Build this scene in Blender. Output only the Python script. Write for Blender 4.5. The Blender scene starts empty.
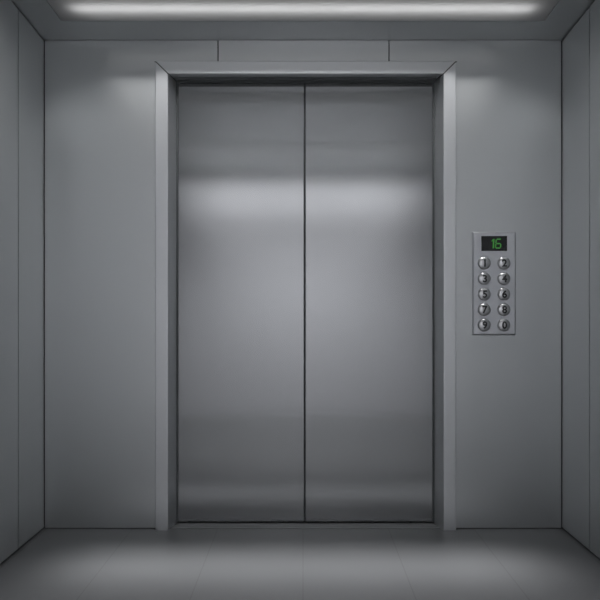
import bpy, bmesh, math
from mathutils import Vector, Matrix

S = bpy.context.scene
COL = S.collection
D = 3.0                      # camera distance from the front wall (metres)
F = 628.5                    # focal length in pixels of the 600 px frame
CX, CY = 303.0, 310.0        # vanishing point
CZ = 218.7 * D / F           # camera height

def X(px, y=0.0): return (px - CX) * (D + y) / F
def Z(py, y=0.0): return CZ - (py - CY) * (D + y) / F

XL, XR = X(44), X(562)       # side walls
H0 = Z(40)                   # ceiling height at the door wall
SL = math.atan(0.082)        # gentle rise of the ceiling border
BACK = -3.06
HC = H0 + 0.6 * math.tan(SL)  # ceiling height over the middle of the car

# ---------------------------------------------------------------- helpers
def link(name, bm, mat=None, parent=None, smooth=False):
    me = bpy.data.meshes.new(name)
    bmesh.ops.recalc_face_normals(bm, faces=bm.faces)
    bm.to_mesh(me); bm.free()
    o = bpy.data.objects.new(name, me); COL.objects.link(o)
    if mat is not None:
        for m in (mat if isinstance(mat, (list, tuple)) else [mat]): me.materials.append(m)
    if smooth:
        for p in me.polygons: p.use_smooth = True
    if parent is not None: o.parent = parent
    return o

def box(bm, x0, x1, y0, y1, z0, z1, mi=0, bev=0.0):
    vs = [bm.verts.new((x, y, z)) for x in (x0, x1) for y in (y0, y1) for z in (z0, z1)]
    fs = []
    for f in ((0, 1, 3, 2), (4, 6, 7, 5), (0, 4, 5, 1), (2, 3, 7, 6), (0, 2, 6, 4), (1, 5, 7, 3)):
        fc = bm.faces.new([vs[i] for i in f]); fc.material_index = mi; fs.append(fc)
    if bev > 0:
        bmesh.ops.recalc_face_normals(bm, faces=fs)
        es = list({e for f in fs for e in f.edges})
        bmesh.ops.bevel(bm, geom=es, offset=bev, segments=2, profile=0.5, affect='EDGES')
    return vs

def loft(bm, rings, cap=True):
    """Closed rings of equal length joined by quads."""
    rr = [[bm.verts.new(p) for p in r] for r in rings]
    n = len(rr[0])
    for a, b in zip(rr, rr[1:]):
        for i in range(n):
            bm.faces.new((a[i], a[(i + 1) % n], b[(i + 1) % n], b[i]))
    if cap:
        bm.faces.new(rr[0]); bm.faces.new(list(reversed(rr[-1])))

def lathe(bm, prof, n=48, axis_y=True):
    """Profile [(radius, out)] turned about -Y (out towards the viewer)."""
    rings = []
    for r, h in prof:
        rings.append([(r * math.cos(2 * math.pi * k / n), -h, r * math.sin(2 * math.pi * k / n)) for k in range(n)])
    loft(bm, rings)

def structure(o):
    o['kind'] = 'structure'; return o

def thing(name, label, cat, loc=(0, 0, 0), group=None):
    o = bpy.data.objects.new(name, None); COL.objects.link(o)
    o.location = loc; o.empty_display_size = 0.05
    o['label'] = label; o['category'] = cat
    if group: o['group'] = group
    return o

# ---------------------------------------------------------------- materials
def metal(name, col, rough, metallic=1.0, spec=0.5, grain=0.0, gscale=(4, 4, 400)):
    m = bpy.data.materials.new(name); m.use_nodes = True
    nt = m.node_tree; b = nt.nodes['Principled BSDF']
    b.inputs['Base Color'].default_value = (*col, 1)
    b.inputs['Metallic'].default_value = metallic
    b.inputs['Roughness'].default_value = rough
    b.inputs['Specular IOR Level'].default_value = spec
    if grain:
        tc = nt.nodes.new('ShaderNodeTexCoord'); mp = nt.nodes.new('ShaderNodeMapping')
        mp.inputs['Scale'].default_value = gscale
        nz = nt.nodes.new('ShaderNodeTexNoise'); nz.inputs['Scale'].default_value = 1.0
        nz.inputs['Detail'].default_value = 3
        mr = nt.nodes.new('ShaderNodeMapRange')
        mr.inputs['To Min'].default_value = max(0.02, rough - grain); mr.inputs['To Max'].default_value = rough + grain
        nt.links.new(tc.outputs['Object'], mp.inputs['Vector'])
        nt.links.new(mp.outputs['Vector'], nz.inputs['Vector'])
        nt.links.new(nz.outputs['Fac'], mr.inputs['Value'])
        nt.links.new(mr.outputs['Result'], b.inputs['Roughness'])
    return m

def emitter(name, col, strength):
    m = bpy.data.materials.new(name); m.use_nodes = True
    b = m.node_tree.nodes['Principled BSDF']
    b.inputs['Base Color'].default_value = (0.02, 0.02, 0.02, 1)
    b.inputs['Emission Color'].default_value = (*col, 1)
    b.inputs['Emission Strength'].default_value = strength
    return m

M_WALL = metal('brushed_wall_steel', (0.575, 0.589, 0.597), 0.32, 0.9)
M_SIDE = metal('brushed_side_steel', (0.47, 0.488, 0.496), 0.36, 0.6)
M_DOOR = metal('brushed_door_steel', (0.37, 0.378, 0.387), 0.12, 0.9)
M_FRAME = metal('frame_steel', (0.66, 0.67, 0.685), 0.33, 0.8)
M_SEAL = metal('dark_rubber', (0.05, 0.053, 0.056), 0.5, 0.0)
M_CEIL = metal('ceiling_steel', (0.45, 0.465, 0.47), 0.30, 0.7)
M_LAM = metal('pale_laminate', (0.42, 0.42, 0.44), 0.5, 0.0)
M_GAP = metal('dark_joint', (0.06, 0.064, 0.067), 0.6, 0.0)
M_SILL = metal('sill_metal', (0.2, 0.205, 0.21), 0.5, 0.6)
M_PLATE = metal('panel_steel', (0.58, 0.585, 0.61), 0.3, 0.85)
M_BTN = metal('button_chrome', (0.55, 0.55, 0.56), 0.28, 1.0)
M_INK = metal('numeral_paint', (0.02, 0.02, 0.022), 0.5, 0.0)
M_SCREEN = metal('display_glass', (0.008, 0.009, 0.009), 0.25, 0.0)
M_LED = emitter('green_digits', (0.06, 0.42, 0.05), 0.36)
M_HOUSE = metal('lamp_housing_white', (0.6, 0.6, 0.6), 0.6, 0.0)

def floor_material():
    """Grey satin floor panels 0.41 m wide with hairline joints."""
    m = bpy.data.materials.new('floor_panels'); m.use_nodes = True
    nt = m.node_tree; b = nt.nodes['Principled BSDF']; L = nt.links
    tc = nt.nodes.new('ShaderNodeTexCoord'); sx = nt.nodes.new('ShaderNodeSeparateXYZ')
    L.new(tc.outputs['Object'], sx.inputs[0])
    def mth(op, a, bb=None):
        n = nt.nodes.new('ShaderNodeMath'); n.operation = op
        for i, v in enumerate((a, bb)):
            if v is None: continue
            if isinstance(v, (int, float)): n.inputs[i].default_value = v
            else: L.new(v, n.inputs[i])
        return n.outputs[0]
    def joint(out, pitch, off):
        f = mth('FRACT', mth('ADD', mth('DIVIDE', mth('ADD', out, off), pitch), 100.5))
        d = mth('ABSOLUTE', mth('SUBTRACT', f, 0.5))
        return mth('LESS_THAN', mth('MULTIPLY', d, pitch), 0.0022)
    j = mth('MAXIMUM', joint(sx.outputs['X'], 0.4075, 0.0), joint(sx.outputs['Y'], 0.815, 0.0))
    mix = nt.nodes.new('ShaderNodeMix'); mix.data_type = 'RGBA'
    L.new(j, mix.inputs['Factor'])
    mix.inputs['A'].default_value = (0.105, 0.107, 0.111, 1)
    mix.inputs['B'].default_value = (0.08, 0.08, 0.083, 1)
    L.new(mix.outputs['Result'], b.inputs['Base Color'])
    b.inputs['Metallic'].default_value = 0.0
    b.inputs['Roughness'].default_value = 0.35
    b.inputs['Specular IOR Level'].default_value = 0.3
    return m
M_FLOOR = floor_material()

def diffuser_material():
    m = bpy.data.materials.new('frosted_diffuser'); m.use_nodes = True
    nt = m.node_tree; nt.nodes.clear()
    out = nt.nodes.new('ShaderNodeOutputMaterial'); mx = nt.nodes.new('ShaderNodeMixShader')
    t = nt.nodes.new('ShaderNodeBsdfTranslucent'); d = nt.nodes.new('ShaderNodeBsdfPrincipled')
    t.inputs['Color'].default_value = (0.85, 0.85, 0.85, 1)
    d.inputs['Base Color'].default_value = (0.5, 0.51, 0.52, 1); d.inputs['Roughness'].default_value = 0.3
    mx.inputs[0].default_value = 0.6
    nt.links.new(d.outputs[0], mx.inputs[1]); nt.links.new(t.outputs[0], mx.inputs[2])
    nt.links.new(mx.outputs[0], out.inputs['Surface'])
    return m
M_DIFF = diffuser_material()

# ---------------------------------------------------------------- setting: floor
bm = bmesh.new(); box(bm, XL - 0.15, XR + 0.15, BACK - 0.15, 0.30, -0.10, 0.0)
structure(link('floor', bm, M_FLOOR))

# ceiling: a border rising gently from the door wall, flat beyond; slots for the strip lamps
U0, U1 = 0.165, 0.365            # lamp slot, measured along the slope
LX = 1.09
bm = bmesh.new()
def slab(x0, x1, ya, yb, za, zb, th=0.05):
    r = lambda x: [(x, ya, za), (x, yb, zb), (x, yb, zb + th), (x, ya, za + th)]
    loft(bm, [r(x0), r(x1)])
def fz(u): return H0 + u * math.tan(SL)
xa, xb = XL - 0.1, XR + 0.1
for (u0, u1, p, q) in ((-0.15, U0, xa, xb), (U0, U1, xa, -LX), (U0, U1, LX, xb), (U1, 0.6, xa, xb)):
    slab(p, q, -u0, -u1, fz(u0), fz(u1))
BS0, BS1 = BACK + 1.10, BACK + 0.90   # slot at the back of the car
MS0, MS1 = -0.70, -0.90                 # slot over the middle of the car
for (p, q, y0, y1) in ((xa, xb, -0.6, MS0), (xa, -LX, MS0, MS1), (LX, xb, MS0, MS1), (xa, xb, MS1, BS0), (xa, -LX, BS0, BS1), (LX, xb, BS0, BS1), (xa, xb, BS1, BACK - 0.1)):
    slab(p, q, y0, y1, HC, HC)
structure(link('ceiling', bm, M_CEIL))

# front wall: two side panels and a transom in three panels, with dark joints
GAP = 0.0045
OX0, OX1, OZ = X(160), X(451), Z(66)     # rough opening behind the frame
bm = bmesh.new()
W0, W1 = XL + GAP, XR - GAP
HT = H0 - 0.002
sL, sR = X(218), X(389); g = 0.003
for (x0, x1, z0, z1) in ((W0, OX0, 0.004, HT), (OX1, W1, 0.004, HT),
                         (OX0, sL - g, OZ, HT), (sL + g, sR - g, OZ, HT), (sR + g, OX1, OZ, HT)):
    box(bm, x0, x1, 0.0, 0.005, z0, z1)
# dark backing seen in the joints
for (x0, x1, z0, z1) in ((XL - 0.05, OX0, 0.0, H0 + 0.04), (OX1, XR + 0.05, 0.0, H0 + 0.04), (OX0, OX1, OZ, H0 + 0.04)):
    box(bm, x0, x1, 0.006, 0.06, z0, z1, mi=1)
structure(link('wall_front', bm, [M_WALL, M_GAP]))

# side walls: vertical panels with joints, shadow gap at the floor
def side_wall(name, xw, sgn, first):
    bm = bmesh.new()
    ys = [0.0, first]
    while ys[-1] - 0.92 > BACK: ys.append(ys[-1] - 0.92)
    ys.append(BACK - 0.02)
    a, b = sorted((xw, xw + sgn * 0.03)); c, d = sorted((xw + sgn * 0.012, xw + sgn * 0.07))
    for k in range(len(ys) - 1):
        y1 = ys[k] - (0.0 if k == 0 else 0.0035); y0 = ys[k + 1] + 0.0035
        vs = [(y1, 0.008), (y0, 0.008)]
        tops = [(y0, fz(min(0.6, max(0, -y0))) - 0.006), (y1, fz(min(0.6, max(0, -y1))) - 0.006)]
        if y1 > -0.6 > y0: tops.insert(1, (-0.6, HC - 0.006))
        ring = vs + tops
        loft(bm, [[(a, y, z) for y, z in ring], [(b, y, z) for y, z in ring]])
    n = len(bm.faces)
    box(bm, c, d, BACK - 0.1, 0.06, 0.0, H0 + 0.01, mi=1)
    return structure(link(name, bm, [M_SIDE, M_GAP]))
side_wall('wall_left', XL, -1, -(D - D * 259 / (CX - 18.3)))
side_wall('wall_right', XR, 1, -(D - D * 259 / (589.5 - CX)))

bm = bmesh.new()
box(bm, XL + 0.002, XR - 0.002, BACK - 0.06, BACK, 0.001, HC - 0.001)
structure(link('wall_back', bm, M_LAM))
bm = bmesh.new()                 # unseen dark strip added atop the rear wall, edging the doors' reflected band
box(bm, XL + 0.003, XR - 0.003, BACK, BACK + 0.012, 2.303, HC - 0.001)
structure(link('added_trim_3', bm, M_GAP))

# ---------------------------------------------------------------- door frame (mitred, splayed reveal)
DY = 0.072                      # front face of the door leaves
FY = -0.022                     # front face of the frame
fo = (X(155.3, FY), X(456.2, FY), Z(61.0, FY))    # outer edge of the face
fi = (X(168.0, FY), X(443.6, FY), Z(73.6, FY))    # inner edge of the face
fd = (X(176.6, DY - .006), X(434.2, DY - .006), Z(80.8, DY - .006))    # inner edge at the doors
frame = thing('trim_1', 'grey mitred steel frame around the lift doors', 'door frame', ((fo[0] + fo[1]) / 2, 0, 0))
frame['kind'] = 'structure'
FB = frame.location.copy()
def chamf(bm, r=0.0035):
    es = [e for e in bm.edges if e.calc_length() > 0.5]
    bmesh.ops.bevel(bm, geom=es, offset=r, segments=3, profile=0.5, affect='EDGES')
YB = DY - 0.006
mt = 0.0028                     # half of the mitre joint
def jamb(o, i, d, s):
    """o/i/d: x of outer edge, inner edge, deep edge; s=+1 for the left jamb."""
    bm = bmesh.new()
    sec = [(o, FY), (i, FY), (d, YB), (o, YB)]
    def top(x, y):
        # height of the mitre plane at this section corner
        if (x, y) == (o, FY): return fo[2]
        if (x, y) == (i, FY): return fi[2]
        if (x, y) == (d, YB): return fd[2]
        return fo[2]
    bot = [(x - FB.x, y, 0.0) for x, y in sec]
    tp = [(x - FB.x, y, top(x, y) - mt * 1.4) for x, y in sec]
    loft(bm, [bot, tp])
    bmesh.ops.recalc_face_normals(bm, faces=bm.faces)
    chamf(bm)
    return link('jamb', bm, M_FRAME, frame)
jamb(fo[0], fi[0], fd[0], 1)
jamb(fo[1], fi[1], fd[1], -1)
bm = bmesh.new()
def hd(k):
    s = 1 if k == 0 else -1
    e = s * mt * 1.2
    return [(fo[k] + e - FB.x, FY, fo[2]), (fi[k] + e - FB.x, FY, fi[2]), (fd[k] + e - FB.x, YB, fd[2]), (fo[k] + e - FB.x, YB, fo[2])]
loft(bm, [hd(0), hd(1)])
bmesh.ops.recalc_face_normals(bm, faces=bm.faces); chamf(bm)
link('header', bm, M_FRAME, frame)
bm = bmesh.new()                 # dark strip standing in for the shaded soffit between header and leaves
box(bm, fd[0] - FB.x, fd[1] - FB.x, 0.022, YB + 0.004, Z(83.3, DY), fd[2] + 0.012)
link('shade_strip', bm, M_GAP, frame)
for k in (0, 1):                 # dark strips painting in the shaded gap between jambs and leaves
    bm = bmesh.new(); s_ = 1 if k == 0 else -1
    xs_ = sorted((fd[k] - s_ * 0.004 - FB.x, fd[k] + s_ * 0.0075 - FB.x))
    box(bm, xs_[0], xs_[1], YB + 0.0005, YB + 0.0045, 0.006, fd[2])
    link('shade_strip', bm, M_GAP, frame)
bm = bmesh.new()                 # dark backing in the mitre joints
for k in (0, 1):
    e = 0.006
    loft(bm, [[(fo[k] - e - FB.x, FY + .004, fo[2]), (fo[k] + e - FB.x, FY + .004, fo[2]), (fi[k] + e - FB.x, FY + .004, fi[2]), (fi[k] - e - FB.x, FY + .004, fi[2])],
              [(fo[k] - e - FB.x, FY + .012, fo[2]), (fo[k] + e - FB.x, FY + .012, fo[2]), (fi[k] + e - FB.x, FY + .012, fi[2]), (fi[k] - e - FB.x, FY + .012, fi[2])]])
link('mitre_joint', bm, M_GAP, frame)

# sill between the jambs: grooved threshold plate
bm = bmesh.new()
box(bm, fi[0] + 0.004, fi[1] - 0.004, 0.0, 0.02, -0.02, 0.0035, bev=0.001)
box(bm, fi[0] + 0.004, fi[1] - 0.004, 0.024, 0.044, -0.02, 0.0035, bev=0.001)
box(bm, fi[0] + 0.004, fi[1] - 0.004, 0.048, DY - 0.003, -0.02, 0.0035, bev=0.001)
sill = structure(link('trim_2', bm, M_SILL))
sill['label'] = 'dark grooved metal threshold strip under the lift doors'; sill['category'] = 'threshold'

# dark shaft behind the doors
bm = bmesh.new()
box(bm, fo[0] - 0.02, fo[1] + 0.02, 0.20, 0.24, 0.0, OZ + 0.06)
structure(link('wall_shaft', bm, M_GAP))

# ---------------------------------------------------------------- door leaves
ds = X(304.7, DY)
def leaf(x0, x1, label, s):
    """x0 = outer side, x1 = meeting side."""
    a, b = min(x0, x1), max(x0, x1)
    t = thing('elevator_door_leaf', label, 'door', ((a + b) / 2, DY, 0), None)
    t['kind'] = 'thing'
    h = Z(82.5, DY)
    bm = bmesh.new(); w = (b - a) / 2
    box(bm, -w, w, 0.0, 0.035, 0.009, h + 0.03, bev=0.003)
    link('panel', bm, M_DOOR, t)
    bm = bmesh.new()                      # rubber nose on the meeting edge
    e = w * s
    box(bm, *(sorted((e + s * 0.0002, e + s * 0.0027))), 0.0025, 0.03, 0.012, h + 0.03, bev=0.0008)
    link('rubber_seal', bm, M_SEAL, t)
    for q in (-0.6, 0.6):                 # guide shoes riding on the threshold
        bm = bmesh.new()
        box(bm, w * q - 0.03, w * q + 0.03, 0.012, 0.024, -0.002, 0.014)
        link('guide_shoe', bm, M_GAP, t)
    return t
lg = 0.003
leaf(fd[0] - 0.05, ds - lg, 'steel sliding lift door leaf farther from the button panel', 1)
leaf(fd[1] + 0.05, ds + lg, 'steel sliding lift door leaf nearer the button panel', -1)

# ---------------------------------------------------------------- control panel
PY = -0.010
px0, px1, pz0, pz1 = X(472.4, PY), X(516.2, PY), Z(335.4, PY), Z(231.6, PY)
pc = Vector(((px0 + px1) / 2, 0.0, (pz0 + pz1) / 2))
cp = thing('control_panel', 'brushed steel lift button panel with small green floor display on the wall', 'button panel', pc)
bm = bmesh.new()
hw, hh = (px1 - px0) / 2, (pz1 - pz0) / 2; bv = 0.0075
rings = []
for ins, y in ((0.0, 0.002), (0.0, -0.0035), (bv, PY)):
    rings.append([(-hw + ins, y, -hh + ins), (hw - ins, y, -hh + ins), (hw - ins, y, hh - ins), (-hw + ins, y, hh - ins)])
loft(bm, rings)
link('faceplate', bm, M_PLATE, cp)

def lp(px, py, y): return Vector((X(px, y), y, Z(py, y))) - pc
# display: bezel-less dark window
a, b = lp(481.3, 251.0, PY), lp(507.0, 236.0, PY)
bm = bmesh.new(); box(bm, a.x, b.x, PY - 0.0018, PY + 0.004, a.z, b.z, bev=0.0006)
disp = link('display', bm, M_SCREEN, cp)
# seven-segment digits, slanted
def seg_digit(bm, cx, cz, w, h, segs, y, t=0.0085, slant=0.10, flag=False):
    P = {'a': ((-1, 1), (1, 1)), 'b': ((1, 1), (1, 0)), 'c': ((1, 0), (1, -1)), 'd': ((-1, -1), (1, -1)),
         'e': ((-1, 0), (-1, -1)), 'f': ((-1, 1), (-1, 0)), 'g': ((-1, 0), (1, 0))}
    for s in segs:
        (x0, z0), (x1, z1) = P[s]
        p, q = Vector((x0 * w / 2, z0 * h / 2)), Vector((x1 * w / 2, z1 * h / 2))
        d = (q - p).normalized(); n = Vector((-d.y, d.x)) * t / 2
        p2, q2 = p + d * 0.0008, q - d * 0.0008
        pts = [p2, p2 + d * t / 2 + n, q2 - d * t / 2 + n, q2, q2 - d * t / 2 - n, p2 + d * t / 2 - n]
        sh = [(cx + v.x + v.y * slant, cz + v.y) for v in pts]
        loft(bm, [[(x, y, z) for x, z in sh], [(x, y - 0.0006, z) for x, z in sh]])
yd = PY - 0.0017
c1 = lp(493.2, 243.6, yd); c6 = lp(498.3, 243.6, yd)
bm = bmesh.new()
one = [(-0.0035, -0.0225), (0.0035, -0.0225), (0.0062, 0.0225), (0.0005, 0.0225), (-0.0075, 0.0150), (-0.0075, 0.0085), (-0.0015, 0.0120)]
loft(bm, [[(c1.x + x, yd, c1.z + z) for x, z in one], [(c1.x + x, yd - 0.0006, c1.z + z) for x, z in one]])
link('digit', bm, M_LED, disp)
bm = bmesh.new(); seg_digit(bm, c6.x, c6.z, 0.024, 0.042, 'acdefg', yd, t=0.0065)
link('digit', bm, M_LED, disp)

# buttons with numerals
R = 0.0305
prof = [(R, 0.0), (R, 0.003), (R * 0.97, 0.0055)]
for k in range(1, 9):
    t = k / 9 * math.pi / 2
    prof.append((R * 0.95 * math.cos(t), 0.0055 + 0.009 * math.sin(t)))
prof.append((0.0005, 0.0145))
bm = bmesh.new(); lathe(bm, prof, 56)
btn_mesh = None
def numeral_mesh(ch):
    cu = bpy.data.curves.new('numeral', 'FONT'); cu.body = ch
    cu.size = 0.047; cu.align_x = 'CENTER'; cu.align_y = 'CENTER'
    cu.extrude = 0.006; cu.offset = 0.0016; cu.resolution_u = 4
    o = bpy.data.objects.new('numeral_curve', cu); COL.objects.link(o)
    bpy.context.view_layer.update()
    me = bpy.data.meshes.new_from_object(o.evaluated_get(bpy.context.evaluated_depsgraph_get()))
    bpy.data.objects.remove(o)
    bb = bmesh.new(); bb.from_mesh(me)
    bmesh.ops.triangulate(bb, faces=bb.faces)
    for _ in range(4):
        es = [e for e in bb.edges if e.calc_length() > 0.004]
        if not es: break
        bmesh.ops.subdivide_edges(bb, edges=es, cuts=1)
        bmesh.ops.triangulate(bb, faces=bb.faces)
    bb.to_mesh(me); bb.free()
    xs = [v.co.x for v in me.vertices]; ys = [v.co.y for v in me.vertices]
    mx, my = (min(xs) + max(xs)) / 2, (min(ys) + max(ys)) / 2
    for v in me.vertices:
        x, y, z = v.co.x - mx, v.co.y - my, v.co.z
        r = min(0.999, math.hypot(x, y) / (R * 0.95))
        dome = 0.0055 + 0.009 * math.sqrt(1 - r * r)
        v.co = (x, -(dome + (0.0006 if z > 0 else -0.002)), y)
    me.materials.clear(); me.materials.append(M_INK)
    return me
first = link('button', bm, M_BTN, cp, smooth=True)
digits = '1234567890'
for i, ch in enumerate(digits):
    r_, c_ = divmod(i, 2)
    b_ = first if i == 0 else first.copy()
    if i: COL.objects.link(b_); b_.parent = cp
    b_.location = lp((484.1, 503.7)[c_], (263.2, 278.7, 294.2, 309.6, 325.0)[r_], PY)
    b_.location.y = PY
    b_['label'] = 'round domed button numbered ' + ch
    n_ = bpy.data.objects.new('numeral', numeral_mesh(ch)); COL.objects.link(n_); n_.parent = b_

# ---------------------------------------------------------------- strip lamps
def strip_lamp(label, loc, tilt):
    """Recessed strip lamp: white housing, frosted diffuser flush with the ceiling, tube inside."""
    t = thing('ceiling_strip_lamp', label, 'ceiling lamp', loc)
    t.rotation_euler = (tilt, 0, 0)
    hw, hd_, dp, th = LX, (U1 - U0) / 2, 0.13, 0.003
    bm = bmesh.new()
    c = 0.0015
    box(bm, -hw + c, hw - c, -hd_ + c, hd_ - c, dp, dp + th)
    box(bm, -hw + c, hw - c, -hd_ + c, -hd_ + c + th, 0.002, dp)
    box(bm, -hw + c, hw - c, hd_ - c - th, hd_ - c, 0.002, dp)
    box(bm, -hw + c, -hw + c + th, -hd_ + c + th, hd_ - c - th, 0.002, dp)
    box(bm, hw - c - th, hw - c, -hd_ + c + th, hd_ - c - th, 0.002, dp)
    link('housing', bm, M_LAMPIN, t)
    bm = bmesh.new()
    e = 0.0008
    q = [bm.verts.new(p) for p in ((-hw + e, -hd_ + e, 0.001), (hw - e, -hd_ + e, 0.001), (hw - e, hd_ - e, 0.001), (-hw + e, hd_ - e, 0.001))]
    bm.faces.new(q)
    link('diffuser', bm, M_DIFF, t)
    return t
M_LAMPIN = metal('lamp_housing_black', (0.05, 0.05, 0.05), 0.7, 0.0)

def area(name, parent, z, sx, sy, watts, spread=180, tilt=0.0, y=0.0, col=(1, 1, 1)):
    l = bpy.data.lights.new(name, 'AREA'); l.shape = 'RECTANGLE'; l.size = sx; l.size_y = sy
    l.energy = watts; l.spread = math.radians(spread); l.color = col
    o = bpy.data.objects.new(name, l); COL.objects.link(o); o.parent = parent
    o.location = (0, y, z); o.rotation_euler = (tilt, 0, 0)
    return o
yc = -(U0 + U1) / 2
front = strip_lamp('long frosted strip lamp set in the ceiling above the lift doors', (0, yc, fz(-yc)), -SL)
area('tube_light', front, 0.052, 2.0, 0.012, 0.72)
area('lamp_wash', front, -0.006, 1.9, 0.01, 3.0, 64, tilt=math.radians(28.5))
area('lamp_beam', front, -0.003, 1.9, 0.08, 3.3, 15, tilt=math.radians(0.5))
yb = (BS0 + BS1) / 2
back = strip_lamp('unseen frosted strip lamp added in the ceiling facing the rear wall', (0, yb, HC), 0)  # out-of-view lamp added to light the rear wall mirrored in the doors
area('tube_light', back, 0.060, 2.0, 0.012, 0.12)
area('lamp_wash', back, -0.012, 2.2, 0.012, 11, 64, tilt=math.radians(-78))
area('lamp_wash_low', back, -0.008, 1.85, 0.012, 48, 96, tilt=math.radians(-17))

ym = (MS0 + MS1) / 2
mid_fill = strip_lamp('unseen frosted fill lamp added across the middle of the ceiling', (0, ym, HC), 0)  # out-of-view lamp added as fill for side walls and floor
area('tube_light', mid_fill, 0.060, 2.0, 0.012, 0.22)
area('lamp_wash', mid_fill, -0.004, 2.1, 0.02, 8.0, 46, tilt=math.radians(-9))
for sg in (-1, 1):               # added fill lights without a fitting, washing the side walls
    o = area('side_wall_fill', mid_fill, -0.03, 0.03, 0.18, 1.8, 120)
    o.location.x = sg * 0.88; o.rotation_euler = (0, -sg * math.radians(32), 0)

# ---------------------------------------------------------------- camera, world, view
cam = bpy.data.cameras.new('camera'); co = bpy.data.objects.new('camera', cam); COL.objects.link(co)
co.location = (0, -D, CZ); co.rotation_euler = (math.pi / 2, 0, 0)
cam.sensor_width = 36; cam.lens = 36 * F / 600
cam.shift_x = (300 - CX) / 600; cam.shift_y = (CY - 300) / 600
cam.clip_start = 0.01
S.camera = co
w = bpy.data.worlds.new('world'); S.world = w; w.use_nodes = True
w.node_tree.nodes['Background'].inputs[0].default_value = (0.02, 0.02, 0.02, 1)
S.view_settings.view_transform = 'Standard'; S.view_settings.look = 'None'
S.view_settings.gamma = 1; S.view_settings.use_curve_mapping = False
S.view_settings.exposure = 0.0
S.cycles.use_denoising = True
S.cycles.max_bounces = 12; S.cycles.diffuse_bounces = 6; S.cycles.glossy_bounces = 8
S.cycles.sample_clamp_indirect = 4
